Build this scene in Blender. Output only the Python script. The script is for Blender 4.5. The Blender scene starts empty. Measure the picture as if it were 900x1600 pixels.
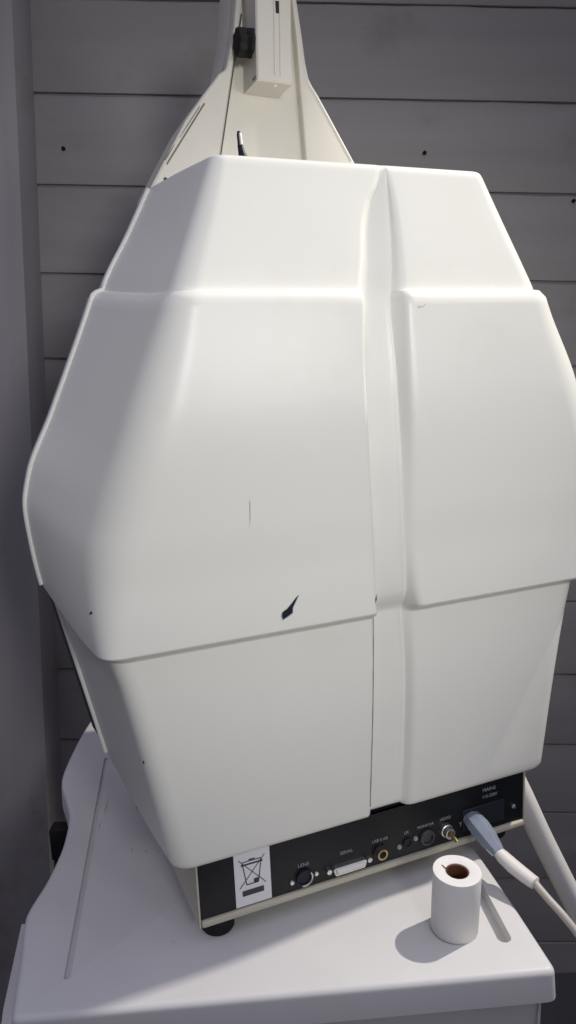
import bpy, bmesh, math, random
from mathutils import Vector, Matrix
random.seed(4)
S = bpy.context.scene
COL = S.collection
PI = math.pi

# ------------------------------------------------------------------ helpers
def pchip(tab):
    """monotone cubic through (x, y) pairs"""
    tab = sorted(tab)
    X = [t[0] for t in tab]; Y = [t[1] for t in tab]; n = len(X)
    h = [X[i+1]-X[i] for i in range(n-1)]; d = [(Y[i+1]-Y[i])/h[i] for i in range(n-1)]
    m = [d[0]] + [0]*(n-2) + [d[-1]]
    for i in range(1, n-1):
        if d[i-1]*d[i] > 0:
            a = 2*h[i]+h[i-1]; b = h[i]+2*h[i-1]
            m[i] = (a+b)/(a/d[i-1]+b/d[i])
    def f(x):
        if x <= X[0]: return Y[0]+m[0]*(x-X[0])
        if x >= X[-1]: return Y[-1]+m[-1]*(x-X[-1])
        i = max(k for k in range(n-1) if X[k] <= x)
        t = (x-X[i])/h[i]
        return ((1+2*t)*(1-t)**2*Y[i]+t*(1-t)**2*h[i]*m[i]+t*t*(3-2*t)*Y[i+1]+t*t*(t-1)*h[i]*m[i+1])
    return f

def sstep(x, a, b):
    t = min(1, max(0, (x-a)/(b-a)))
    return t*t*(3-2*t)

def empty(name, loc=(0, 0, 0), rot=(0, 0, 0)):
    o = bpy.data.objects.new(name, None); COL.objects.link(o)
    o.location = loc; o.rotation_euler = rot; o.empty_display_size = .05
    return o

def obj(name, bm, mat, parent=None, smooth=True, angle=40):
    me = bpy.data.meshes.new(name)
    bmesh.ops.recalc_face_normals(bm, faces=bm.faces[:])
    if smooth:
        for f in bm.faces: f.smooth = True
        for e in bm.edges:
            if len(e.link_faces) == 2 and e.calc_face_angle(0) > math.radians(angle): e.smooth = False
    bm.to_mesh(me); bm.free()
    o = bpy.data.objects.new(name, me); COL.objects.link(o)
    if mat: me.materials.append(mat)
    if parent: o.parent = parent
    return o

def tag(o, label=None, cat=None, group=None, kind=None):
    for k, v in (('label', label), ('category', cat), ('group', group), ('kind', kind)):
        if v: o[k] = v
    return o

def add_box(bm, x0, x1, y0, y1, z0, z1, bev=0, seg=2):
    r = bmesh.ops.create_cube(bm, size=1)
    vs = r['verts']
    for v in vs:
        v.co = Vector(((x0+x1)/2+v.co.x*(x1-x0), (y0+y1)/2+v.co.y*(y1-y0), (z0+z1)/2+v.co.z*(z1-z0)))
    if bev:
        es = list({e for v in vs for e in v.link_edges})
        bmesh.ops.bevel(bm, geom=es, offset=bev, segments=seg, affect='EDGES', profile=.5)

def frame(d):
    d = d.normalized(); a = Vector((0, 0, 1)) if abs(d.z) < .9 else Vector((1, 0, 0))
    x = a.cross(d).normalized(); return x, d.cross(x).normalized()

def add_tube(bm, pts, rad, seg=16, cap=True, sx=1, sy=1):
    """swept round section; rad is a number or one per point"""
    pts = [Vector(p) for p in pts]; n = len(pts)
    if not hasattr(rad, '__len__'): rad = [rad]*n
    rings = []; x = None
    for i, p in enumerate(pts):
        d = (pts[min(i+1, n-1)]-pts[max(i-1, 0)]).normalized()
        if x is None: x, y = frame(d)
        else:
            x = (x-d*x.dot(d)).normalized(); y = d.cross(x)
        rings.append([bm.verts.new(p+(x*math.cos(2*PI*k/seg)*sx+y*math.sin(2*PI*k/seg)*sy)*rad[i]) for k in range(seg)])
    for a, b in zip(rings, rings[1:]):
        for k in range(seg): bm.faces.new((a[k], a[(k+1) % seg], b[(k+1) % seg], b[k]))
    if cap:
        bm.faces.new(rings[0][::-1]); bm.faces.new(rings[-1])

def add_lathe(bm, prof, o, axis, seg=24, lobes=None):
    """prof: (radius, height) along axis from point o"""
    o = Vector(o); ax = Vector(axis).normalized(); x, y = frame(ax)
    rings = []
    for r, h in prof:
        if r < 1e-6: rings.append([bm.verts.new(o+ax*h)]); continue
        ring = []
        for k in range(seg):
            a = 2*PI*k/seg; rr = r*(lobes(a) if lobes else 1)
            ring.append(bm.verts.new(o+ax*h+(x*math.cos(a)+y*math.sin(a))*rr))
        rings.append(ring)
    for a, b in zip(rings, rings[1:]):
        if len(a) == 1 and len(b) == 1: continue
        for k in range(seg):
            k2 = (k+1) % seg
            if len(a) == 1: bm.faces.new((a[0], b[k], b[k2]))
            elif len(b) == 1: bm.faces.new((a[k], a[k2], b[0]))
            else: bm.faces.new((a[k], a[k2], b[k2], b[k]))
    for r in (rings[0], rings[-1]):
        if len(r) > 1: bm.faces.new(r)

def catmull(pts, n=8):
    P = [Vector(p) for p in pts]; out = []
    for i in range(len(P)-1):
        p0 = P[max(i-1, 0)]; p1 = P[i]; p2 = P[i+1]; p3 = P[min(i+2, len(P)-1)]
        for k in range(n):
            t = k/n
            out.append(.5*((2*p1)+(p2-p0)*t+(2*p0-5*p1+4*p2-p3)*t*t+(3*p1-p0-3*p2+p3)*t**3))
    out.append(P[-1]); return out

def offset_poly(P, d):
    """inset a counter-clockwise 2-D outline by d"""
    n = len(P); out = []
    for i in range(n):
        a = P[i-1]; b = P[i]; c = P[(i+1) % n]
        t1 = (b-a).normalized(); t2 = (c-b).normalized()
        n1 = Vector((-t1.y, t1.x)); n2 = Vector((-t2.y, t2.x))
        m = (n1+n2)
        m = m/max(.5, m.length_squared/2) if m.length > 1e-6 else n1
        out.append(b+m*d)
    return out

def add_rings(bm, rings, cap0=True, cap1=True):
    V = [[bm.verts.new(p) for p in r] for r in rings]
    for a, b in zip(V, V[1:]):
        n = len(a)
        for k in range(n): bm.faces.new((a[k], a[(k+1) % n], b[(k+1) % n], b[k]))
    if cap0: bm.faces.new(V[0])
    if cap1: bm.faces.new(V[-1])

# ------------------------------------------------------------------ materials
def mat(name, col, rough=.4, spec=.5, var=.0, scale=6., bump=0., bscale=300., metal=0., dirt=None, coat=0., trans=0., stretch=None):
    m = bpy.data.materials.new(name); m.use_nodes = True
    nt = m.node_tree; b = nt.nodes['Principled BSDF']
    b.inputs['Roughness'].default_value = rough; b.inputs['Metallic'].default_value = metal
    b.inputs['Specular IOR Level'].default_value = spec
    b.inputs['Base Color'].default_value = (*col, 1)
    if trans: b.inputs['Transmission Weight'].default_value = trans
    if coat:
        b.inputs['Coat Weight'].default_value = coat; b.inputs['Coat Roughness'].default_value = .18
    tc = nt.nodes.new('ShaderNodeTexCoord')
    last = None
    src = tc.outputs['Object']
    if stretch:
        mp = nt.nodes.new('ShaderNodeMapping'); mp.inputs['Scale'].default_value = stretch
        nt.links.new(tc.outputs['Object'], mp.inputs['Vector']); src = mp.outputs['Vector']
    if var:
        n = nt.nodes.new('ShaderNodeTexNoise'); n.inputs['Scale'].default_value = scale; n.inputs['Detail'].default_value = 6
        nt.links.new(src, n.inputs['Vector'])
        r = nt.nodes.new('ShaderNodeValToRGB')
        r.color_ramp.elements[0].position = .3; r.color_ramp.elements[1].position = .7
        r.color_ramp.elements[0].color = (*[c*(1-var) for c in col], 1)
        r.color_ramp.elements[1].color = (*[min(1, c*(1+var)) for c in col], 1)
        nt.links.new(n.outputs['Fac'], r.inputs['Fac']); last = r.outputs['Color']
        rr = nt.nodes.new('ShaderNodeMapRange')
        rr.inputs['To Min'].default_value = rough*.88; rr.inputs['To Max'].default_value = min(1, rough*1.12)
        nt.links.new(n.outputs['Fac'], rr.inputs['Value']); nt.links.new(rr.outputs['Result'], b.inputs['Roughness'])
    if dirt:
        dcol, thr, sc, amt = dirt
        n2 = nt.nodes.new('ShaderNodeTexNoise'); n2.inputs['Scale'].default_value = sc; n2.inputs['Detail'].default_value = 8
        n2.inputs['Roughness'].default_value = .65
        nt.links.new(tc.outputs['Object'], n2.inputs['Vector'])
        mr = nt.nodes.new('ShaderNodeMapRange')
        mr.inputs['From Min'].default_value = thr; mr.inputs['From Max'].default_value = thr+.12
        mr.inputs['To Max'].default_value = amt
        nt.links.new(n2.outputs['Fac'], mr.inputs['Value'])
        mx = nt.nodes.new('ShaderNodeMixRGB'); mx.inputs['Color1'].default_value = (*col, 1); mx.inputs['Color2'].default_value = (*dcol, 1)
        nt.links.new(mr.outputs['Result'], mx.inputs['Fac'])
        if last: nt.links.new(last, mx.inputs['Color1'])
        last = mx.outputs['Color']
    if last: nt.links.new(last, b.inputs['Base Color'])
    if bump:
        n3 = nt.nodes.new('ShaderNodeTexNoise'); n3.inputs['Scale'].default_value = bscale; n3.inputs['Detail'].default_value = 3
        nt.links.new(src, n3.inputs['Vector'])
        bp = nt.nodes.new('ShaderNodeBump'); bp.inputs['Strength'].default_value = bump; bp.inputs['Distance'].default_value = .001
        nt.links.new(n3.outputs['Fac'], bp.inputs['Height']); nt.links.new(bp.outputs['Normal'], b.inputs['Normal'])
    return m

M_SHELL = mat('shell_plastic', (.775, .765, .70), .37, .5, .015, 5, .06, 14, dirt=((.69, .665, .58), .56, 4, .4))
M_HOUSE = mat('housing_plastic', (.62, .62, .62), .45, .4, .02, 5)
M_CREAM = mat('cream_plastic', (.645, .615, .535), .42, .4, .02, 7, .04, 900)
M_BASE = mat('cream_metal', (.52, .495, .39), .4, .5, .04, 14)
M_BLACK = mat('panel_black', (.006, .007, .009), .42, .4, .2, 30)
M_RUBBER = mat('black_rubber', (.01, .01, .01), .65, .3, .1, 40)
M_DARK = mat('dark_plastic', (.02, .02, .03), .5, .3, .1, 20)
M_STEEL = mat('connector_steel', (.80, .79, .77), .38, .5, .08, 60, metal=1)
M_BRASS = mat('connector_brass', (.55, .45, .25), .35, .5, .1, 60, metal=1)
M_INK = mat('panel_print', (.33, .345, .36), .6, .2, .05, 60)
M_STICK = mat('white_sticker', (.78, .78, .80), .45, .3, .01, 20)
M_STICKINK = mat('sticker_print', (.06, .06, .065), .5, .2, .2, 80)
M_TABLE = mat('table_plastic', (.67, .665, .65), .42, .4, .03, 9, .06, 700, dirt=((.35, .35, .36), .66, 26, .45))
M_GROOVE = mat('table_groove', (.40, .40, .39), .5, .3, .05, 30)
M_PAPER = mat('roll_paper', (.80, .79, .765), .75, .2, .015, 40, .1, 500)
def wound(m):                       # fine concentric paper layers on the end faces
    nt = m.node_tree; b = nt.nodes['Principled BSDF']; tc = nt.nodes.new('ShaderNodeTexCoord')
    sp = nt.nodes.new('ShaderNodeSeparateXYZ'); nt.links.new(tc.outputs['Object'], sp.inputs[0])
    cm = nt.nodes.new('ShaderNodeCombineXYZ'); nt.links.new(sp.outputs['X'], cm.inputs['X']); nt.links.new(sp.outputs['Y'], cm.inputs['Y'])
    ln = nt.nodes.new('ShaderNodeVectorMath'); ln.operation = 'LENGTH'; nt.links.new(cm.outputs[0], ln.inputs[0])
    ms = nt.nodes.new('ShaderNodeMath'); ms.operation = 'MULTIPLY'; ms.inputs[1].default_value = 2600; nt.links.new(ln.outputs['Value'], ms.inputs[0])
    sn = nt.nodes.new('ShaderNodeTexNoise'); sn.noise_dimensions = '1D'; sn.inputs['Scale'].default_value = 1; nt.links.new(ms.outputs[0], sn.inputs['W'])
    bp = nt.nodes.new('ShaderNodeBump'); bp.inputs['Strength'].default_value = .5; bp.inputs['Distance'].default_value = .0008
    nt.links.new(sn.outputs['Fac'], bp.inputs['Height']); nt.links.new(bp.outputs['Normal'], b.inputs['Normal'])
wound(M_PAPER)
M_CORE = mat('card_core', (.13, .055, .03), .85, .1, .15, 60)
M_WALL = mat('painted_boards', (.325, .307, .295), .62, .3, .08, 9, .35, 90, stretch=(.12, 1, 1.6), dirt=((.245, .225, .195), .56, 5, .55))
M_POST = mat('painted_post', (.33, .312, .315), .6, .3, .10, 9, .4, 90, stretch=(1.2, 1.2, .12), dirt=((.26, .21, .175), .56, 5, .65))
M_NAIL = mat('nail_rust', (.01, .009, .008), .8, .2)
M_FLOOR = mat('floor_dark', (.085, .083, .085), .6, .3, .2, 6)
M_PIPE = mat('white_tube', (.82, .80, .75), .4, .4, .02, 10)
M_CORD = mat('grey_cord', (.50, .46, .41), .45, .4, .04, 30)
M_PLUG = mat('blue_clear_plug', (.40, .46, .56), .12, .5, .15, 60, trans=.5)
M_SLEEVE = mat('white_sleeve', (.72, .68, .65), .4, .4, .03, 40)
M_PINK = mat('pink_print', (.60, .42, .40), .5, .3, .1, 120)
M_CHIP = mat('chip_hole', (.012, .016, .03), .4, .4, .2, 60)

# ------------------------------------------------------------------ visual field machine
P0 = Vector((-.1151, .7252, 0)); YAW = math.radians(22.07)
UC = .2158                                   # centre line of the machine
mach = empty('medical_analyser', P0, (0, 0, YAW))
tag(mach, 'large white moulded medical instrument standing on the table, with cream neck', 'medical instrument')
def M(u, w, z): return Vector((u, -w, z))     # w points out of the back of the machine

STU = lambda s: 1-sstep(s, .6765, .6798)        # 1 below the upper ledge
STL = lambda s: 1-sstep(s, .3330, .3464)       # 1 below the lip
f_w = pchip([(.107, .0185), (.2, .0165), (.335, .0155), (.40, .016), (.46, .0215), (.576, .032), (.672, .0285), (.70, .0240), (.745, .0152), (.78, .0080), (.80, .0040)])
f_uL = pchip([(.107, -.029), (.30, -.064), (.335, -.072), (.36, -.073), (.405, -.0705), (.44, -.0655), (.47, -.057), (.576, -.021), (.672, .0145), (.685, .0190), (.70, .0252), (.75, .0460), (.80, .066)])
f_xR = pchip([(.107, 0), (.335, 0), (.36, .004), (.42, .016), (.47, .021), (.576, .021), (.66, .008), (.70, .005), (.75, .003), (.80, 0)])
f_d = pchip([(.107, .018), (.335, .017), (.36, .024), (.42, .038), (.47, .046), (.576, .041), (.672, .026), (.685, .022), (.75, .018), (.80, .013)])
f_rim = pchip([(.107, -.063), (.335, -.103), (.345, -.105), (.40, -.1115), (.445, -.114), (.485, -.107), (.555, -.077), (.672, -.0262), (.69, -.0195), (.75, .0105), (.80, .034)])
f_sh = pchip([(.107, .073), (.30, .046), (.345, .042), (.45, .028), (.56, .018), (.675, .016), (.74, .0075), (.80, 0)])
f_uA = pchip([(.1056, .2038), (.2359, .2127), (.3098, .2155), (.336, .2160), (.3475, .2108), (.366, .2096), (.4369, .2055), (.5244, .1991), (.6001, .1955), (.672, .1985), (.682, .2000), (.712, .2065), (.7469, .2128), (.7663, .2205), (.7829, .2305), (.80, .2365)])
f_wf = pchip([(.107, .0010), (.2, -.0020), (.336, .0005), (.36, .0145), (.46, .0255), (.52, .0290), (.58, .0295), (.62, .0270), (.66, .0220), (.68, .0187), (.70, .0155), (.745, .0080), (.78, .0040), (.80, .0034)])
f_uB = pchip([(.1109, .2480), (.1869, .2545), (.2639, .2570), (.3575, .2510), (.4311, .2441), (.5206, .2389), (.5859, .2358), (.6552, .2340), (.7075, .2410), (.7461, .2438), (.7781, .2446), (.80, .2435)])
f_uW = pchip([(.1141, .2589), (.2244, .2660), (.3303, .2680), (.3618, .2608), (.4162, .2583), (.5068, .2529), (.598, .2482), (.6668, .2470), (.6897, .2490), (.7126, .2496), (.7449, .2504), (.7772, .2490), (.80, .2472)])
WR = -.12
def w_panel(s): return f_w(s)+.0115*STU(s)-.0185*STL(s)
def u_left(s): return f_uL(s)-.004*STU(s)+.012*STL(s)
def u_rim(s): return f_rim(s)-.009*STU(s)+.009*STL(s)

def fillet(a, b, c, d1, d2, k):
    """arc replacing corner b, tangent lengths d1 d2"""
    p = b+(a-b).normalized()*min(d1, .48*(a-b).length); q = b+(c-b).normalized()*min(d2, .48*(c-b).length)
    out = []
    for i in range(k+1):
        t = i/k; out.append(p*(1-t)**2+b*2*t*(1-t)*.98+q*t*t+b*2*t*(1-t)*.02)
    return out

def section(s):
    wp = w_panel(s); uL = u_left(s); uR = 2*UC-uL+f_xR(s); rL = u_rim(s); rR = 2*UC-rL
    wf = min(f_wf(s), wp-.0006); uA = f_uA(s); uB = f_uB(s); uW = max(f_uW(s), uB+.001)
    V = lambda u, w: Vector((u, w))
    d = f_d(s); bd = sstep(s, .115, .16)*(1-sstep(s, .74, .785))
    P = [V(rL, WR), V(uL, wp), V(uA, wp), V(uA+.0035, wf), V(uB-.0024, wf), V(uB, wf+.0012*bd), V(uB+.0024, wf+.0004), V(uW, wp), V(uR, wp), V(rR, WR)]
    pts = []
    n_side, n_flat = 4, 8
    K = [(d, d, 12), (.0038, .0034, 5), (.003, .004, 3), (.002, .001, 2), (.0011, .0011, 3), (.001, .002, 2), (.006, .007, 5), (d, d, 12)]
    arcs = [fillet(P[i], P[i+1], P[i+2], *K[i]) for i in range(8)]
    segs = [n_side, n_flat, 2, 4, 1, 1, 3, n_flat, n_side]
    prev = P[0]
    for i in range(9):
        nxt = arcs[i][0] if i < 8 else P[9]
        for k in range(segs[i]): pts.append(prev.lerp(nxt, k/segs[i]))
        if i < 8:
            pts += arcs[i][:-1]; prev = arcs[i][-1]
    pts.append(P[9])
    return pts

def zrow(s, w): return s+f_sh(s)*min(1.1, max(0, (.0-w)/.12))**1.15

def shell_bm():
    bm = bmesh.new()
    rows_s = []
    s = .107
    while s < .795:
        rows_s.append(s)
        s += .0005 if (.3315 < s < .3480 or .6745 < s < .6815) else (.004 if s > .74 else .0075)
    rows_s.append(.797)
    rows = []
    # underside: rounded and turned inward
    base = section(.107)
    for q in (0.9, .6, .35, .15, .04):
        a = math.acos(1-q) if q < 1 else PI/2
        inset = .010*q; drop = .010*math.sin(a)
        rows.append([(p, inset, -drop, .107) for p in base])
    rows2 = [[(p, 0, 0, s_) for p in section(s_)] for s_ in rows_s]
    top = section(.799)
    rows3 = []
    for q in (.05, .16, .35, .62, 1.):
        a = math.acos(1-q)
        rows3.append([(p, .007*q, .007*math.sin(a)-.003, .80) for p in top])
    V = []
    for r in rows+rows2+rows3:
        line = []
        for p, ins, dz, s_ in r:
            f = max(0, min(1, (p.y-WR)/.05))
            cu = p.x + (UC-p.x)*ins*1.2/.3
            w = p.y-ins*f
            line.append(bm.verts.new(M(cu, w, zrow(s_, p.y)+dz*(.25+.75*f))))
        V.append(line)
    for a, b in zip(V, V[1:]):
        for k in range(len(a)-1): bm.faces.new((a[k], a[k+1], b[k+1], b[k]))
    for line in (V[0], V[-1]):             # close top and underside towards the rim line
        n = len(line)
        for k in range(n//2):
            i, j = k, n-1-k
            if j-i-1 < 1: break
            try: bm.faces.new((line[i], line[i+1], line[j-1], line[j])) if j-1 > i+1 else bm.faces.new((line[i], line[i+1], line[j]))
            except ValueError: pass
    return bm
shell = obj('back_shell', shell_bm(), M_SHELL, mach, angle=60)
shell['label'] = 'glossy white stepped back cover with a vertical channel, a chip and scuffs'

# flange bead along both side edges, upper and lower cover
def rim_path(s0, s1, n, side, off=0):
    out = []
    for i in range(n+1):
        s = s0+(s1-s0)*i/n
        u = u_rim(s)-off
        if side > 0: u = 2*UC-u
        out.append(M(u, WR-.002, zrow(s, WR)))
    return out
for side in (-1, 1):
    for s0, s1, n in ((.7985, .3490, 160), (.334, .112, 40)):
        bm = bmesh.new(); add_tube(bm, rim_path(s0, s1, n, side, .0010), .0030, 10, sx=1, sy=1)
        obj('rim_bead', bm, M_SHELL, mach)

# front half of the body, seen only as a thin edge past the bead
def outline(off, s0=.8, s1=.345, n=60):
    L = []
    for i in range(n+1):
        s = s0+(s1-s0)*i/n
        L.append((u_rim(s)-off, zrow(s, WR)))
    R = [(2*UC-u, z) for u, z in L[::-1]]
    return L+R
def housing(s0, s1, steps, mt, name, n):
    bm = bmesh.new(); rings = []
    for w, off, sc in steps:
        o = outline(off, s0, s1, n)
        cz = sum(z for u, z in o)/len(o)
        rings.append([M(UC+(u-UC)*sc, w, cz+(z-cz)*sc) for u, z in o])
    add_rings(bm, rings); return obj(name, bm, mt, mach, angle=35)
housing(.797, .349, ((-.1255, -.001, 1), (-.130, .002, 1), (-.150, .0025, 1), (-.20, -.008, .99), (-.30, -.03, .95), (-.36, -.05, .86), (-.40, -.06, .70)), M_HOUSE, 'front_housing', 70)
housing(.334, .120, ((-.127, -.004, .995), (-.15, .003, 1), (-.18, .006, 1), (-.26, -.004, 1), (-.34, -.03, .95)), M_DARK, 'lower_housing', 30)

# cream neck above the shell: a tray-like plate with recessed middle
NW = -.200
def poly_prism(bm, pts, w0, w1, bev=0, rings=3):
    P = [Vector(p) for p in pts]
    A = sum(P[i-1].x*P[i].y-P[i].x*P[i-1].y for i in range(len(P)))
    if A < 0: P = P[::-1]
    R = [[M(p.x, w0, p.y) for p in P]]
    if bev:
        for k in range(rings+1):
            a = PI/2*k/rings
            Q = offset_poly(P, bev*(1-math.cos(a))); R.append([M(p.x, w1-bev+bev*math.sin(a), p.y) for p in Q])
    else: R.append([M(p.x, w1, p.y) for p in P])
    add_rings(bm, R)

# outline left half, mirrored about u=.2055
NL = [(.070, .775), (.0500, .8145), (.0574, .8265), (.0762, .8573), (.1002, .8956), (.1253, .9266), (.1445, .9494), (.1490, .9520), (.1525, .9545), (.1545, .9590), (.1598, .9779), (.1655, 1.0004), (.170, 1.030), (.1725, 1.052), (.175, 1.064), (.184, 1.070)]
NR = [(.226, 1.080), (.236, 1.075), (.242, 1.064), (.247, 1.040), (.2525, 1.0), (.2555, .972), (.259, .955), (.264, .946), (.272, .935), (.317, .864), (.345, .822), (.34, .775)]
bm = bmesh.new(); poly_prism(bm, NL+NR, NW-.07, NW-.012, .004); obj('neck_plate', bm, M_CREAM, mach, angle=30)
# raised side cheeks leave the middle recessed
Lc = [(.070, .775), (.0500, .8145), (.0574, .8265), (.0762, .8573), (.1002, .8956), (.1253, .9266), (.1445, .9494), (.1490, .9520), (.1525, .9545), (.1545, .9590), (.1598, .9779), (.1655, 1.0004), (.170, 1.030), (.1725, 1.052), (.175, 1.064), (.184, 1.070), (.185, 1.060), (.178, 1.035), (.1755, 1.017), (.1395, .861), (.118, .775)]
Rc = [(.226, 1.080), (.236, 1.075), (.242, 1.064), (.247, 1.040), (.2525, 1.0), (.2555, .972), (.259, .955), (.264, .946), (.272, .935), (.317, .864), (.345, .822), (.34, .775), (.254, .775), (.251, .868), (.2475, .935), (.2445, .995), (.240, 1.045), (.233, 1.064), (.226, 1.068)]
for pts in (Lc, Rc):
    bm = bmesh.new(); poly_prism(bm, pts, NW-.020, NW, .0022); obj('neck_cheek', bm, M_CREAM, mach, angle=30)
# bead that runs round the cheek, and the two grooves inside the left cheek
bm = bmesh.new(); add_tube(bm, catmull([M(u, NW-.001, z) for u, z in [(.0585, .8225), (.0787, .8558), (.1025, .8938), (.1273, .9245), (.1460, .9470), (.1510, .9500), (.1550, .9535), (.1568, .9585), (.1620, .9774), (.1677, 1.0000), (.1722, 1.030)]], 6), .0016, 8); obj('cheek_bead', bm, M_CREAM, mach)
bm = bmesh.new(); add_tube(bm, catmull([M(u, NW-.001, z) for u, z in [(.314, .864), (.270, .933), (.262, .944), (.2565, .954), (.253, .972), (.250, 1.0), (.2445, 1.04)]], 6), .0016, 8); obj('cheek_bead', bm, M_CREAM, mach)
for a, b, r in (((.124, .915), (.074, .8455), .0011), ((.1185, .912), (.0725, .8505), .0007)):
    bm = bmesh.new(); add_tube(bm, [M(a[0], NW-.0003, a[1]), M(b[0], NW-.0003, b[1])], r, 8); obj('cheek_groove', bm, mat('groove_shade', (.16, .15, .13), .6), mach)
bm = bmesh.new(); add_tube(bm, [M(.1400, NW-.0002, .858), M(.1757, NW-.0002, 1.016)], .0009, 8); obj('cheek_seam_shade', bm, mat('seam_shade', (.09, .08, .07), .7), mach)  # panel gap drawn as a dark tube, its shadow put into the colour
bm = bmesh.new(); add_lathe(bm, [(0, .0008), (.0022, .0006), (.0026, -.001)], M(.0715, NW+.0003, .829), (0, -1, 0), 12); obj('screw', bm, M_DARK, mach)

# slider box on the neck
box = bmesh.new()
bx0, bx1, bz0, bz1, bw0, bw1 = .1775, .2215, .9335, 1.10, NW-.014, -.165
tilt = lambda u, z: u+(z-.93)*.035
pts = [(bx0, bz0), (bx1, bz0-.001), (bx1, bz1), (bx0, bz1)]
P = [Vector((tilt(u, z), z)) for u, z in pts]
add_rings(box, [[M(p.x, bw0, p.y) for p in P], [M(p.x, bw1-.002, p.y) for p in P], [M(p.x, bw1, p.y) for p in offset_poly(P, .0018)]])
slider = obj('slider_box', box, M_CREAM, mach, angle=20)
for u0, u1, dw, mt in ((.1995, .2005, .0007, M_CREAM), (.2065, .2075, .0007, M_CREAM)):
    bm = bmesh.new(); add_tube(bm, [M(tilt(u0, .941), bw1+.0001, .941), M(tilt(u0, 1.098), bw1+.0001, 1.098)], .0011, 8); obj('guide_ridge', bm, mt, slider)
bm = bmesh.new(); add_box(bm, tilt(.2012, 1.015), tilt(.2062, 1.015), -(bw1+.0004), -(bw1-.002), 1.006, 1.019, .0004); obj('slot', bm, M_DARK, slider, angle=20)
bm = bmesh.new(); add_lathe(bm, [(0, .0016), (.0020, .0012), (.0028, 0), (.0028, -.001)], M(.2035, bw1-.010, bz0-.0002), (0, 0, -1), 12); obj('screw', bm, M_SHELL, slider)
bm = bmesh.new(); add_box(bm, bx0-.0004, bx0+.0006, -(bw1-.014), -(bw1-.003), bz0+.003, bz0+.0055); obj('mark', bm, mat('smudge', (.2, .19, .17), .7), slider)
# ribbed two-lobed black clamp knob, axis along u on the box's left side
bm = bmesh.new()
def lob(a): return 1+.09*math.cos(8*a)
kc = M(.1805, -.183, .9785)
prof = [(.006, 0.004), (.0085, .0035), (.0142, .0035), (.0150, -.0005), (.0150, -.005), (.0128, -.0068), (.0120, -.0078), (.0135, -.0092), (.0150, -.0108), (.0150, -.016), (.0138, -.0188), (.009, -.0198), (0, -.0200)]
add_lathe(bm, prof, kc, (1, 0, .03), 48, lob); obj('clamp_knob', bm, M_RUBBER, mach, angle=30)
# small black hook on the top edge of the shell
bm = bmesh.new()
add_tube(bm, [M(.1045, -.020, .800), M(.1025, -.019, .8065), M(.1008, -.018, .8115), M(.0998, -.018, .8165), M(.0994, -.018, .822), M(.0990, -.0185, .8285), M(.0989, -.0185, .8305)],
         [.0080, .0070, .0052, .0042, .0036, .0033, .0022], 12, sx=1, sy=.6); obj('latch_hook', bm, M_DARK, mach)
bm = bmesh.new(); add_tube(bm, [M(.0996, -.0150, .8175), M(.0990, -.0155, .8280)], [.0018, .0016], 8); obj('latch_pin', bm, M_STEEL, mach)

# decals that follow the shell: chip, scratch, scuffs
def surf(u, z, lift=.0006):
    s = z
    for _ in range(6): s = z-(zrow(s, w_panel(s))-s)
    return M(u, w_panel(s)+lift, z)
def patch(name, pts, mt, lift=.0006):
    bm = bmesh.new(); bm.faces.new([bm.verts.new(surf(u, z, lift)) for u, z in pts])
    bmesh.ops.triangulate(bm, faces=bm.faces[:])
    return obj(name, bm, mt, shell, smooth=False)
patch('chip_rim', [(0.1217, 0.3808), (0.1174, 0.3734), (0.114, 0.3675), (0.1134, 0.3619), (0.1082, 0.3591), (0.1017, 0.3562), (0.1003, 0.3604), (0.1013, 0.3645), (0.1069, 0.3672), (0.1126, 0.3721), (0.1177, 0.3771)], mat('chip_edge', (.42, .44, .47), .7))
patch('paint_chip', [(0.1202, 0.3806), (0.1164, 0.3737), (0.1133, 0.3681), (0.1128, 0.3628), (0.1081, 0.3602), (0.1023, 0.3574), (0.1011, 0.3614), (0.102, 0.3653), (0.107, 0.3678), (0.1121, 0.3724), (0.1166, 0.3771)], M_CHIP, .0010)
patch('scratch', [(.0707, .4855), (.0711, .4800), (.0711, .4690), (.0700, .4545), (.0707, .4690), (.0707, .4800)], mat('scratch_grey', (.16, .16, .16), .6))
patch('lip_nick', [(.2085, .362), (.2105, .3685), (.2098, .3615), (.2085, .357)], M_CHIP)
bm = bmesh.new()
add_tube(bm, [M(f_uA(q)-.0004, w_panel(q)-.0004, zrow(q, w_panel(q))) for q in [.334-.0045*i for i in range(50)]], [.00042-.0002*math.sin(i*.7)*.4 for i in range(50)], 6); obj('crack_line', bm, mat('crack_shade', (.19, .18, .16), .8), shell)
for k in range(7):
    u = .2565+random.random()*.009; z = .6615+random.uniform(-.0018, .0018)
    patch('scuff', [(u, z), (u+.0008, z+.0003), (u+.0014, z+.0010), (u+.0005, z+.0008)], M_CHIP)

def nick(s0, i, h):
    pts = []
    for k, (ds, di) in enumerate(((0, 0), (h*.5, 1), (h, 1), (h*.4, 0))):
        p = section(s0+ds)[i+di]; pts.append(M(p.x-.0004, p.y+.0005, zrow(s0+ds, p.y)))
    bm = bmesh.new(); bm.faces.new([bm.verts.new(p) for p in pts]); bmesh.ops.triangulate(bm, faces=bm.faces[:])
    obj('nick', bm, M_CHIP, shell, smooth=False)
nick(.386, 5, .0045); nick(.221, 6, .006)

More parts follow.
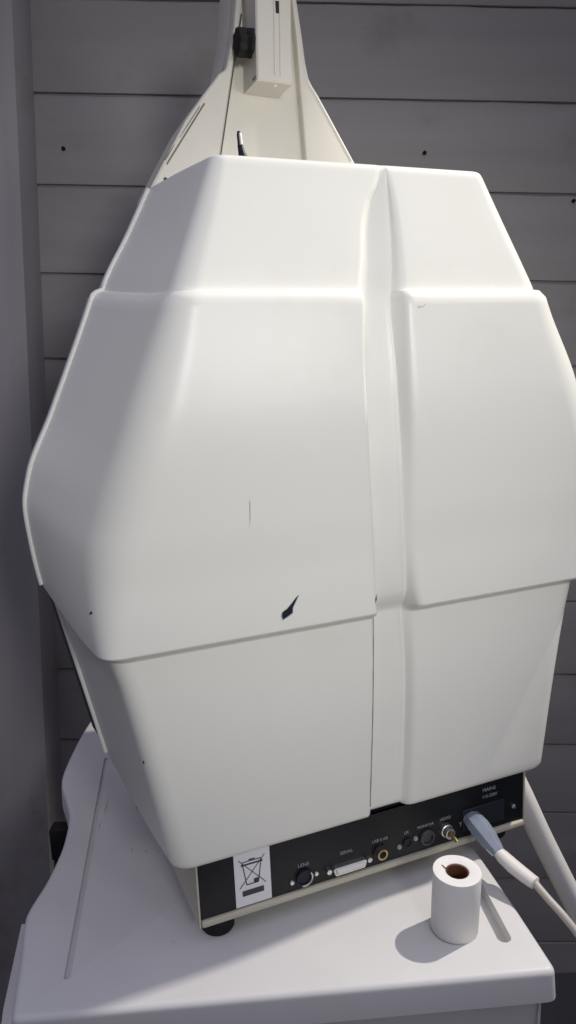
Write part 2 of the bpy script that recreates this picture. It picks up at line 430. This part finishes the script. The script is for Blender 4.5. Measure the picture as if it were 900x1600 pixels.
# ------------------------------------------------------------------ base box with connector panel
W = .4315; ZB = .020; D = .36; HB = .150
bm = bmesh.new()
add_box(bm, 0, .0022, 0, D, ZB, HB, .0006)
side_l = obj('side_panel', bm, M_BASE, mach, angle=20)
bm = bmesh.new(); add_box(bm, W-.0022, W, 0, D, ZB, HB, .0006); obj('side_panel', bm, M_BASE, mach, angle=20)
bm = bmesh.new(); add_box(bm, .0024, W-.0024, -.0025, D, ZB, ZB+.0085, .003, 3); obj('bottom_tray', bm, M_BASE, mach, angle=20)
bm = bmesh.new(); add_box(bm, .0024, W-.0024, D-.004, D-.001, ZB+.0087, HB-.02); obj('inner_bulkhead', bm, M_BASE, mach, angle=20)
bm = bmesh.new(); add_box(bm, .0026, W-.0026, .0012, .004, ZB+.0087, .1125, .0003); panel = obj('connector_panel', bm, M_BLACK, mach, angle=20)
for fx, fy in ((.026, .021), (W-.03, .03), (.009, D-.062), (W-.03, D-.03)):
    bm = bmesh.new(); add_lathe(bm, [(.0165, 0), (.0185, .003), (.0185, .012), (.016, ZB-.0005)], (fx, fy, 0), (0, 0, 1), 28); obj('foot', bm, M_RUBBER, mach)

PW = -.0012                                      # w of the panel's face
def on(u, z, h=.0): return M(u, PW+h, z)
def part_lathe(name, prof, u, z, mt, seg=24, par=None):
    bm = bmesh.new(); add_lathe(bm, prof, on(u, z), (0, -1, 0), seg); return obj(name, bm, mt, par or mach, angle=35)
def text(body, u, z, size, name='print', mt=None, par=None, sx=1):
    cu = bpy.data.curves.new('lettering', 'FONT'); cu.body = body; cu.size = size; cu.align_x = 'CENTER'; cu.align_y = 'CENTER'; cu.extrude = .0001; cu.space_line = .85
    o = bpy.data.objects.new('lettering', cu); COL.objects.link(o)
    dg = bpy.context.evaluated_depsgraph_get()
    me = bpy.data.meshes.new_from_object(o.evaluated_get(dg)); bpy.data.objects.remove(o)
    me.transform(Matrix.Translation(on(u, z, .0004)) @ Matrix.Rotation(PI/2, 4, 'X') @ Matrix.Diagonal((sx, 1, 1, 1)))
    me.materials.clear(); me.materials.append(mt or M_INK)
    p = bpy.data.objects.new(name, me); COL.objects.link(p); p.parent = par or panel
    return p
text('LENS', .1235, .0575, .0062); text('SERIAL', .1775, .0575, .0056); text('USB 0 AB', .2215, .0595, .0052)
text('LK', .2575, .0585, .0058); text('MONITOR', .2840, .0600, .0050); text('VIDEO', .3120, .0615, .0054)
text('Y', .3340, .0475, .0080)
text('MAINS', .3765, .0835, .0066); text('115-230V', .3775, .0745, .0058)
SCREW = [(.0029, 0), (.0029, .0016), (.0022, .0026), (0, .0027)]
HEX = [(.0032, 0), (.0032, .005), (.0016, .0052), (0, .0048)]
# round shrouded socket with two screws
part_lathe('round_socket', [(.0095, 0), (.0098, .0035), (.0085, .0038), (.0082, .0008), (0, .0006)], .1235, .0425, M_DARK)
bm = bmesh.new()
add_tube(bm, [on(.1235+.0092*math.cos(a), .0425+.0092*math.sin(a), .0032) for a in [math.radians(d) for d in range(-115, 40, 8)]], .0011, 8); obj('socket_ring', bm, M_STEEL, mach)
part_lathe('jack_screw', SCREW, .1085, .0405, M_STEEL, 12); part_lathe('jack_screw', SCREW, .1385, .0425, M_STEEL, 12)
# long d-shaped connector
bm = bmesh.new()
add_rings(bm, [[on(u*k+.1795*(1-k), z*k+.0405*(1-k), h) for u, z in ((.1600, .0450), (.1580, .0425), (.1600, .0362), (.1615, .0350), (.1975, .0350), (.1990, .0362), (.2010, .0425), (.1990, .0450))] for k, h in ((1, 0), (1, .0058), (.98, .0064))])
obj('long_connector', bm, M_STEEL, mach, angle=30)
bm = bmesh.new()
add_tube(bm, [on(.1618, .0402, .0056), on(.1972, .0402, .0056)], .0036, 12); obj('contact_bar', bm, M_SHELL, mach)
part_lathe('jack_screw', HEX, .1535, .0415, M_STEEL, 6); part_lathe('jack_screw', HEX, .2055, .0410, M_STEEL, 6)
# brass jack
j = part_lathe('brass_jack', [(.0088, 0), (.0088, .0016), (.0068, .002), (.0066, .007), (.0046, .0072), (.0042, .002), (0, .002)], .2215, .0440, M_BRASS)
part_lathe('jack_nut', [(.0100, 0), (.0100, .0024), (.0086, .003), (0, .003)], .2215, .0440, M_DARK, 6)
# dark small socket with two screws
part_lathe('small_socket', [(.0062, 0), (.0062, .002), (.0048, .0022), (.0044, .0004), (0, .0004)], .2585, .0450, M_DARK)
part_lathe('jack_screw', SCREW, .2470, .0430, M_INK, 12); part_lathe('jack_screw', SCREW, .2695, .0475, M_INK, 12)
# black round socket
part_lathe('round_socket', [(.0100, 0), (.0100, .003), (.0088, .0042), (.0072, .0042), (.0068, .001), (0, .001)], .2855, .0445, mat('socket_grey', (.05, .05, .052), .35, .6))
# silver threaded socket with brass pin
sil = part_lathe('threaded_socket', [(.0082, 0), (.0082, .004), (.0072, .0046), (.0066, .0110), (.0050, .0112), (.0046, .006), (0, .006)], .3125, .0465, M_STEEL)
bm = bmesh.new(); add_tube(bm, [on(.3125, .0465, .005), on(.3127, .0455, .016), on(.3130, .0435, .024)], [.0030, .0028, .0022], 12); obj('brass_pin', bm, M_BRASS, sil)
# mains inlet frame and screws
bm = bmesh.new(); add_box(bm, .3365, .3990, -PW-.0022, -PW+.001, .0370, .0655, .0015); obj('mains_inlet', bm, M_DARK, mach, angle=20)
part_lathe('jack_screw', SCREW, .4140, .0500, M_STEEL, 12)

# sticker: struck-out wheeled bin above a bar
sx0, sx1, sz0, sz1 = .0425, .0840, .0300, .0985
bm = bmesh.new(); add_box(bm, sx0, sx1, -PW-.0006, -PW+.0002, sz0, sz1); stick = obj('disposal_sticker', bm, M_STICK, mach, smooth=False)
def bar(u0, z0, u1, z1, t, bm):
    a = Vector((u0, z0)); b = Vector((u1, z1)); d = (b-a).normalized(); n = Vector((-d.y, d.x))*t/2
    vs = [bm.verts.new(on(p.x, p.y, h)) for h in (.0007, .0010) for p in (a-n, b-n, b+n, a+n)]
    for f in ((0, 1, 2, 3), (4, 5, 6, 7), (0, 1, 5, 4), (1, 2, 6, 5), (2, 3, 7, 6), (3, 0, 4, 7)): bm.faces.new([vs[i] for i in f])
bm = bmesh.new(); cu = .0628
bar(cu-.0105, .0785, cu-.0070, .0545, .0011, bm); bar(cu+.0105, .0785, cu+.0065, .0545, .0011, bm)     # bin body
bar(cu-.0072, .0548, cu+.0066, .0548, .0010, bm); bar(cu-.0125, .0790, cu+.0125, .0790, .0018, bm)      # floor, rim
bar(cu-.0100, .0825, cu+.0100, .0825, .0009, bm); bar(cu-.0118, .0800, cu-.0100, .0825, .0009, bm); bar(cu+.0118, .0800, cu+.0100, .0825, .0009, bm)
bar(cu-.0035, .0840, cu+.0035, .0840, .0014, bm); bar(cu+.0040, .0545, cu+.0040, .0600, .0052, bm)      # handle, wheel
bar(cu-.0150, .0860, cu+.0150, .0520, .0008, bm); bar(cu+.0150, .0860, cu-.0150, .0520, .0008, bm)      # cross
obj('bin_symbol', bm, M_STICKINK, stick, smooth=False)
bm = bmesh.new(); bar(cu-.0125, .0450, cu+.0125, .0450, .0065, bm); obj('black_bar', bm, M_STICKINK, stick, smooth=False)

# ------------------------------------------------------------------ things on and beside the machine
def MW(u, w, z): return Matrix.Translation(P0) @ Matrix.Rotation(YAW, 4, 'Z') @ M(u, w, z)
cord = empty('power_cord', MW(.345, .01, .055))
tag(cord, 'power lead with clear blue plug pushed into the black panel and pale grey cord', 'power cord')
def LW(*p): return MW(*p)-cord.location
plug_pts = [LW(.3475, .0015, .0545), LW(.3475, .010, .0530), LW(.3475, .020, .0505), LW(.348, .034, .0460), LW(.349, .047, .0400), LW(.3495, .053, .0370)]
bm = bmesh.new(); add_tube(bm, plug_pts, [.0105, .0120, .0128, .0118, .0092, .0076], 8, sx=1.12, sy=.88); obj('plug', bm, M_PLUG, cord, angle=25)
bm = bmesh.new()
for k in (-1, 0, 1): add_tube(bm, [LW(.3475+k*.0050, .004, .0565), LW(.348+k*.0040, .030, .0480), LW(.3495+k*.002, .052, .0376)], .0016, 8)
obj('wire', bm, mat('wire_white', (.6, .6, .62), .4), cord)
bm = bmesh.new()
add_tube(bm, [LW(.3492, .051, .0385), LW(.3515, .058, .0345), LW(.355, .072, .0300), LW(.3585, .085, .0270), LW(.362, .0965, .0245), LW(.3632, .100, .0240), LW(.3635, .1012, .0238)],
         [.0070, .0088, .0095, .0092, .0086, .0084, .0060], 16, sx=1, sy=.8); sl = obj('sleeve', bm, M_SLEEVE, cord)
bm = bmesh.new()
add_tube(bm, [LW(.3548, .066, .0358), LW(.3580, .080, .0325)], [.0052, .0048], 8, sx=1, sy=.55); obj('sleeve_print', bm, M_PINK, sl)
bm = bmesh.new()
add_tube(bm, catmull([LW(.3630, .0995, .0240), LW(.3665, .118, .0150), LW(.371, .140, .0050), LW(.378, .165, -.0150), LW(.388, .20, -.060), LW(.41, .26, -.20), LW(.43, .29, -.45), LW(.42, .30, -.745)], 8), .0043, 12); obj('cord', bm, M_CORD, cord)

pipe = bmesh.new()
pp = catmull([(.285, 1.0, .061), (.315, 1.0, -.005), (.343, 1.0, -.071), (.373, 1.0, -.137), (.403, 1.0, -.203), (.44, 1.0, -.30), (.47, 1.0, -.45), (.48, 1.0, -.75)], 10)
add_tube(pipe, pp, .0162, 24)
tag(obj('support_tube', pipe, M_PIPE), 'thick smooth white tube slanting down behind the right end of the machine', 'tube')

# paper roll, leaning slightly
roll = empty('paper_roll', (.1600, .7345, 0), (math.radians(2), math.radians(2.5), 0))
roll.location.z = .0012
tag(roll, 'small white thermal paper roll standing on end on the table in front of the connectors', 'paper roll')
bm = bmesh.new(); RR = .0255; RH = .0700
add_lathe(bm, [(.0122, .0005), (RR-.0006, 0), (RR, .0008), (RR*1.01, RH-.001), (RR*1.005, RH-.0002), (.0170, RH+.0002), (.0128, RH-.0008), (.0122, RH-.0020), (.0122, .0005)][1:-1], (0, 0, 0), (0, 0, 1), 48)
# open the bore
for f in [f for f in bm.faces if len(f.verts) > 10]: bm.faces.remove(f)
obj('paper', bm, M_PAPER, roll, angle=50)
bm = bmesh.new(); add_lathe(bm, [(.0124, .001), (.0124, RH-.0014), (.0110, RH-.0022), (.0108, .004), (0, .004)], (0, 0, 0), (0, 0, 1), 32); obj('card_core', bm, M_CORE, roll)
bm = bmesh.new(); add_tube(bm, [(-.0118, .004, RH-.0003), (-.0148, .0085, RH+.0002)], .0007, 6); obj('tail_crease', bm, M_CORE, roll)

# ------------------------------------------------------------------ instrument table
table = empty('instrument_table', (-.02, .95, 0))
tag(table, 'pale grey moulded plastic table with curved cut-out side and long top slots under the machine', 'table')
def TW(x, y): return Vector((x+.02, y-.95))
left = [(-.352, 1.335), (-.372, 1.315), (-.3775, 1.285), (-.378, 1.20), (-.371, 1.096), (-.346, 1.03), (-.330, .988), (-.321, .935), (-.3185, .895), (-.3195, .845), (-.3245, .800), (-.3225, .775), (-.308, .717), (-.2965, .665)]
fr = [(-.26, .6385), (.0, .653), (.218, .6655), (.236, .6675), (.2475, .676), (.2470, .692)]
right = [(.236, .765), (.214, .893), (.199, .955), (.178, 1.02), (.168, 1.10), (.164, 1.20), (.150, 1.30), (.128, 1.330)]
ol = [TW(*p) for p in catmull([Vector((*p, 0)) for p in left], 4)[0:0]]
def c2(pts, n): return [Vector((p.x, p.y)) for p in catmull([Vector((*TW(*p), 0)) for p in pts], n)]
def dense(pts, n):
    P = [TW(*p) for p in pts]; return [P[i].lerp(P[i+1], k/n) for i in range(len(P)-1) for k in range(n)]
def corner(a, b, c, d, k=7):
    A, B, Cc = TW(*a), TW(*b), TW(*c); p = B+(A-B).normalized()*d; q = B+(Cc-B).normalized()*d
    return [p*(1-t)**2+B*2*t*(1-t)+q*t*t for t in [i/k for i in range(k+1)]]
FL, FR = (-.2905, .6385), (.2500, .6685)
ol = c2(left, 5)+corner(left[-1], FL, FR, .010)+dense([(-.25, .6408), (.21, .6662)], 12)+corner(FL, FR, right[0], .012)+c2(right, 5)
A = sum(ol[i-1].x*ol[i].y-ol[i].x*ol[i-1].y for i in range(len(ol)))
if A < 0: ol = ol[::-1]
bm = bmesh.new(); r = .007; rings = []
for k in range(6):
    a = PI/2*k/5; rings.append([Vector((p.x, p.y, -r*(1-math.sin(a)) if False else -r+r*math.cos(a))) for p in offset_poly(ol, r*(1-math.sin(a)))])
rings += [[Vector((p.x, p.y, -.034)) for p in offset_poly(ol, -.0015)], [Vector((p.x, p.y, -.037)) for p in offset_poly(ol, .002)]]
add_rings(bm, rings)
top = obj('table_top', bm, M_TABLE, table, angle=35)
# long slots cut in the top
def cut(a, b, rad, deep=.0045):
    bm = bmesh.new(); A_ = Vector((*TW(*a), .0)); B_ = Vector((*TW(*b), .0)); d = (B_-A_).normalized(); n = Vector((-d.y, d.x, 0))
    ring = []
    for k in range(9):
        t = PI/2+PI*k/8; ring.append(A_+(d*math.cos(t)+n*math.sin(t))*rad)
    for k in range(9):
        t = -PI/2+PI*k/8; ring.append(B_+(d*math.cos(t)+n*math.sin(t))*rad)
    add_rings(bm, [[p+Vector((0, 0, -deep)) for p in ring], [p+Vector((0, 0, .004)) for p in ring]])
    c = obj('slot_cutter', bm, None, table, smooth=False)
    m = top.modifiers.new('b', 'BOOLEAN'); m.object = c; m.operation = 'DIFFERENCE'; m.solver = 'EXACT'
    bpy.context.view_layer.update()
    me = bpy.data.meshes.new_from_object(top.evaluated_get(bpy.context.evaluated_depsgraph_get()))
    top.modifiers.clear(); old = top.data; top.data = me; bpy.data.objects.remove(c)
cut((-.3135, 1.150), (-.2495, .690), .0034)
cut((.197, .85), (.2090, .717), .0075, .0150)
# lower body under the top
bm = bmesh.new()
body = offset_poly(ol, .014)
add_rings(bm, [[Vector((p.x, p.y, -.038)) for p in body], [Vector((p.x, p.y, -.17)) for p in offset_poly(ol, .02)], [Vector((p.x, p.y, -.18)) for p in offset_poly(ol, .03)]])
obj('table_body', bm, M_TABLE, table, angle=35)
bm = bmesh.new()
fl = [TW(*p) for p in ((-.378, .90), (-.352, .76), (-.334, .69), (-.327, .665), (-.28, .66), (-.28, .90))]
add_rings(bm, [[Vector((p.x, p.y, -.10)) for p in fl], [Vector((p.x, p.y, -.112)) for p in fl]]); obj('side_tray', bm, M_TABLE, table, angle=35)
bm = bmesh.new(); add_box(bm, -.12, .12, -.12, .12, -.74, -.181, .02, 3); obj('column', bm, M_TABLE, table, angle=35)
bm = bmesh.new(); add_box(bm, -.24, .24, -.26, .26, -.75, -.70, .02, 3); obj('foot_plate', bm, M_TABLE, table, angle=35)
# black clamp and rod hanging at the cut-out
bm = bmesh.new(); add_box(bm, -.355, -.325, .075, .10, -.095, -.045, .003); add_tube(bm, [(-.345, .085, -.09), (-.352, .075, -.2), (-.352, .07, -.45)], .0085, 12)
obj('side_clamp', bm, M_RUBBER, table, angle=30)
M_MARK = mat('pencil_mark', (.30, .30, .31), .7)
for x0, y0, x1, y1, t in ((-.283, 1.03, -.279, .985, .0012), (-.281, .972, -.278, .945, .0008), (-.225, .905, -.223, .898, .0016), (-.205, .900, -.203, .894, .0014), (-.19, .896, -.188, .891, .0012)):
    a, b = TW(x0, y0), TW(x1, y1); d = (b-a).normalized(); n = Vector((-d.y, d.x))*t/2
    bm = bmesh.new(); bm.faces.new([bm.verts.new((p.x, p.y, .0004)) for p in (a, a.lerp(b, .5)-n, b, a.lerp(b, .5)+n)])
    obj('scuff_mark', bm, M_MARK, top, smooth=False)

# ------------------------------------------------------------------ board wall, corner post, floor
WALL_O = Vector((-.43, 1.5, 1.125)); TILT = .060
wall = empty('board_wall', (WALL_O.x, WALL_O.y, WALL_O.z), (0, TILT, 0))
tag(wall, 'grey painted horizontal timber board wall with dark gaps behind the machine', 'wall')
PITCH = .1575
rnd = random.Random(9)
bm = bmesh.new()
def board_rows():
    z = PITCH*4
    while z > -PITCH*13: yield z; z -= PITCH
XS = [i*.03 for i in range(-1, 75)]
prevline = None
for z in board_rows():
    lean = rnd.uniform(-.001, .0012)
    gap = rnd.uniform(.0016, .0034)
    ph = rnd.random()*9
    prof = []
    def edge(x): return .0007*math.sin(x*31+ph)+.0005*math.sin(x*83+2*ph)
    g = lambda x: max(.0006, gap*(1+.45*math.sin(x*5.3+ph*2)+.2*math.sin(x*19+ph)))
    rowdefs = [lambda x: (.006, z+edge(x)-.0), lambda x: (.006, z+edge(x)-g(x)), lambda x: (.0008, z+edge(x)-g(x)-.0002), lambda x: (lean-.001, z+edge(x)-g(x)-.003),
               lambda x: (lean-.002, z-PITCH*.5), lambda x: (lean-.0035, z-PITCH+.004), ]
    lines = []
    for fdef in rowdefs: lines.append([bm.verts.new((x, fdef(x)[0], fdef(x)[1])) for x in XS])
    # bottom lip turned back into the next gap
    if prevline:
        for k in range(len(XS)-1): bm.faces.new((prevline[k], prevline[k+1], lines[0][k+1], lines[0][k]))
    for a, b in zip(lines, lines[1:]):
        for k in range(len(XS)-1): bm.faces.new((a[k], a[k+1], b[k+1], b[k]))
    nz = z-PITCH
    last = lines[-1]
    e1 = [bm.verts.new((x, lean-.003, nz+.0012)) for x in XS]; e2 = [bm.verts.new((x, .006, nz+.0008)) for x in XS]
    for a, b in ((last, e1), (e1, e2)):
        for k in range(len(XS)-1): bm.faces.new((a[k], a[k+1], b[k+1], b[k]))
    prevline = e2
obj('boards', bm, M_WALL, wall, angle=25)
def wl(x, y, z):                                 # world point on the wall to wall coordinates
    dx, dz = x-WALL_O.x, z-WALL_O.z; c, s = math.cos(TILT), math.sin(TILT)
    return Vector((dx*c-dz*s, y-WALL_O.y, dx*s+dz*c))
for p in ((-.381, 1.5, 1.027), (.282, 1.5, .991), (.559, 1.5, .895)):
    q = wl(*p); bm = bmesh.new(); add_lathe(bm, [(.0040, .004), (.0036, -.0050), (.0012, -.0056), (0, -.005)], q, (0, 1, 0), 10); obj('nail', bm, M_NAIL, wall)
bm = bmesh.new()
add_box(bm, -.9, 0, -.10, .02, -2.2, .7, .0022, 2)
post = obj('corner_post', bm, M_POST); post.location = (WALL_O.x+.004, WALL_O.y, WALL_O.z); post.rotation_euler = (0, TILT, 0)
tag(post, 'wide grey painted vertical corner board at the left end of the timber wall', 'corner post')
bm = bmesh.new()
add_box(bm, -6, 6, -6, 1.6, -.80, -.75)
tag(obj('floor', bm, M_FLOOR, smooth=False), kind='structure')

# ------------------------------------------------------------------ lights
def look(o, target):
    d = Vector(target)-o.location; o.rotation_euler = d.to_track_quat('-Z', 'Y').to_euler()
def light(name, kind, loc, target, power, col, **kw):
    l = bpy.data.lights.new(name, kind); l.energy = power; l.color = col
    for k, v in kw.items(): setattr(l, k, v)
    o = bpy.data.objects.new(name, l); COL.objects.link(o); o.location = loc; look(o, target); return o
light('key_lamp', 'SPOT', (1.282, 1.233, 1.90), (.0, .66, .0), 152, (1, .94, .86), spot_size=math.radians(40), spot_blend=.4, shadow_soft_size=.02)
light('room_lamp', 'SPOT', (1.03, -.345, .76), (.03, .82, .62), 22, (1, .985, .93), spot_size=math.radians(50), spot_blend=1, shadow_soft_size=.16)
light('front_fill', 'SPOT', (.56, -.80, .92), (.05, .85, .62), 54, (.97, .98, 1), spot_size=math.radians(50), spot_blend=1, shadow_soft_size=.16)  # added frontal fill lamp behind the camera, evens out channel and shell edge
w = bpy.data.worlds.new('World'); S.world = w; w.use_nodes = True
wn = w.node_tree; bg = wn.nodes['Background']; bg.inputs[1].default_value = .235
tc = wn.nodes.new('ShaderNodeTexCoord'); sep = wn.nodes.new('ShaderNodeSeparateXYZ'); mr = wn.nodes.new('ShaderNodeMapRange'); rp = wn.nodes.new('ShaderNodeValToRGB')
wn.links.new(tc.outputs['Generated'], sep.inputs[0]); wn.links.new(sep.outputs['Z'], mr.inputs['Value']); mr.inputs['From Min'].default_value = -.3
wn.links.new(mr.outputs['Result'], rp.inputs['Fac']); wn.links.new(rp.outputs['Color'], bg.inputs[0])
rp.color_ramp.elements[0].color = (.20, .20, .24, 1); rp.color_ramp.elements[1].color = (2.75, 2.74, 3.55, 1)
e = rp.color_ramp.elements.new(.42); e.color = (.30, .29, .38, 1)

# ------------------------------------------------------------------ camera
cam = bpy.data.cameras.new('camera'); co = bpy.data.objects.new('camera', cam); COL.objects.link(co)
fw = Vector((0, .98421215, -.17699277)); rt = Vector((.99894219, -.0081388, -.04525779)); up = Vector((.04598378, .17680555, .98317104))
R = Matrix((rt, up, -fw)).transposed()
co.matrix_world = Matrix.Translation((0, 0, .6)) @ R.to_4x4()
cam.sensor_fit = 'VERTICAL'; cam.angle = 2*math.atan(800/1190); cam.clip_start = .02; cam.clip_end = 100
S.camera = co
S.view_settings.view_transform = 'Standard'; S.view_settings.look = 'None'; S.view_settings.exposure = 0; S.view_settings.gamma = 1
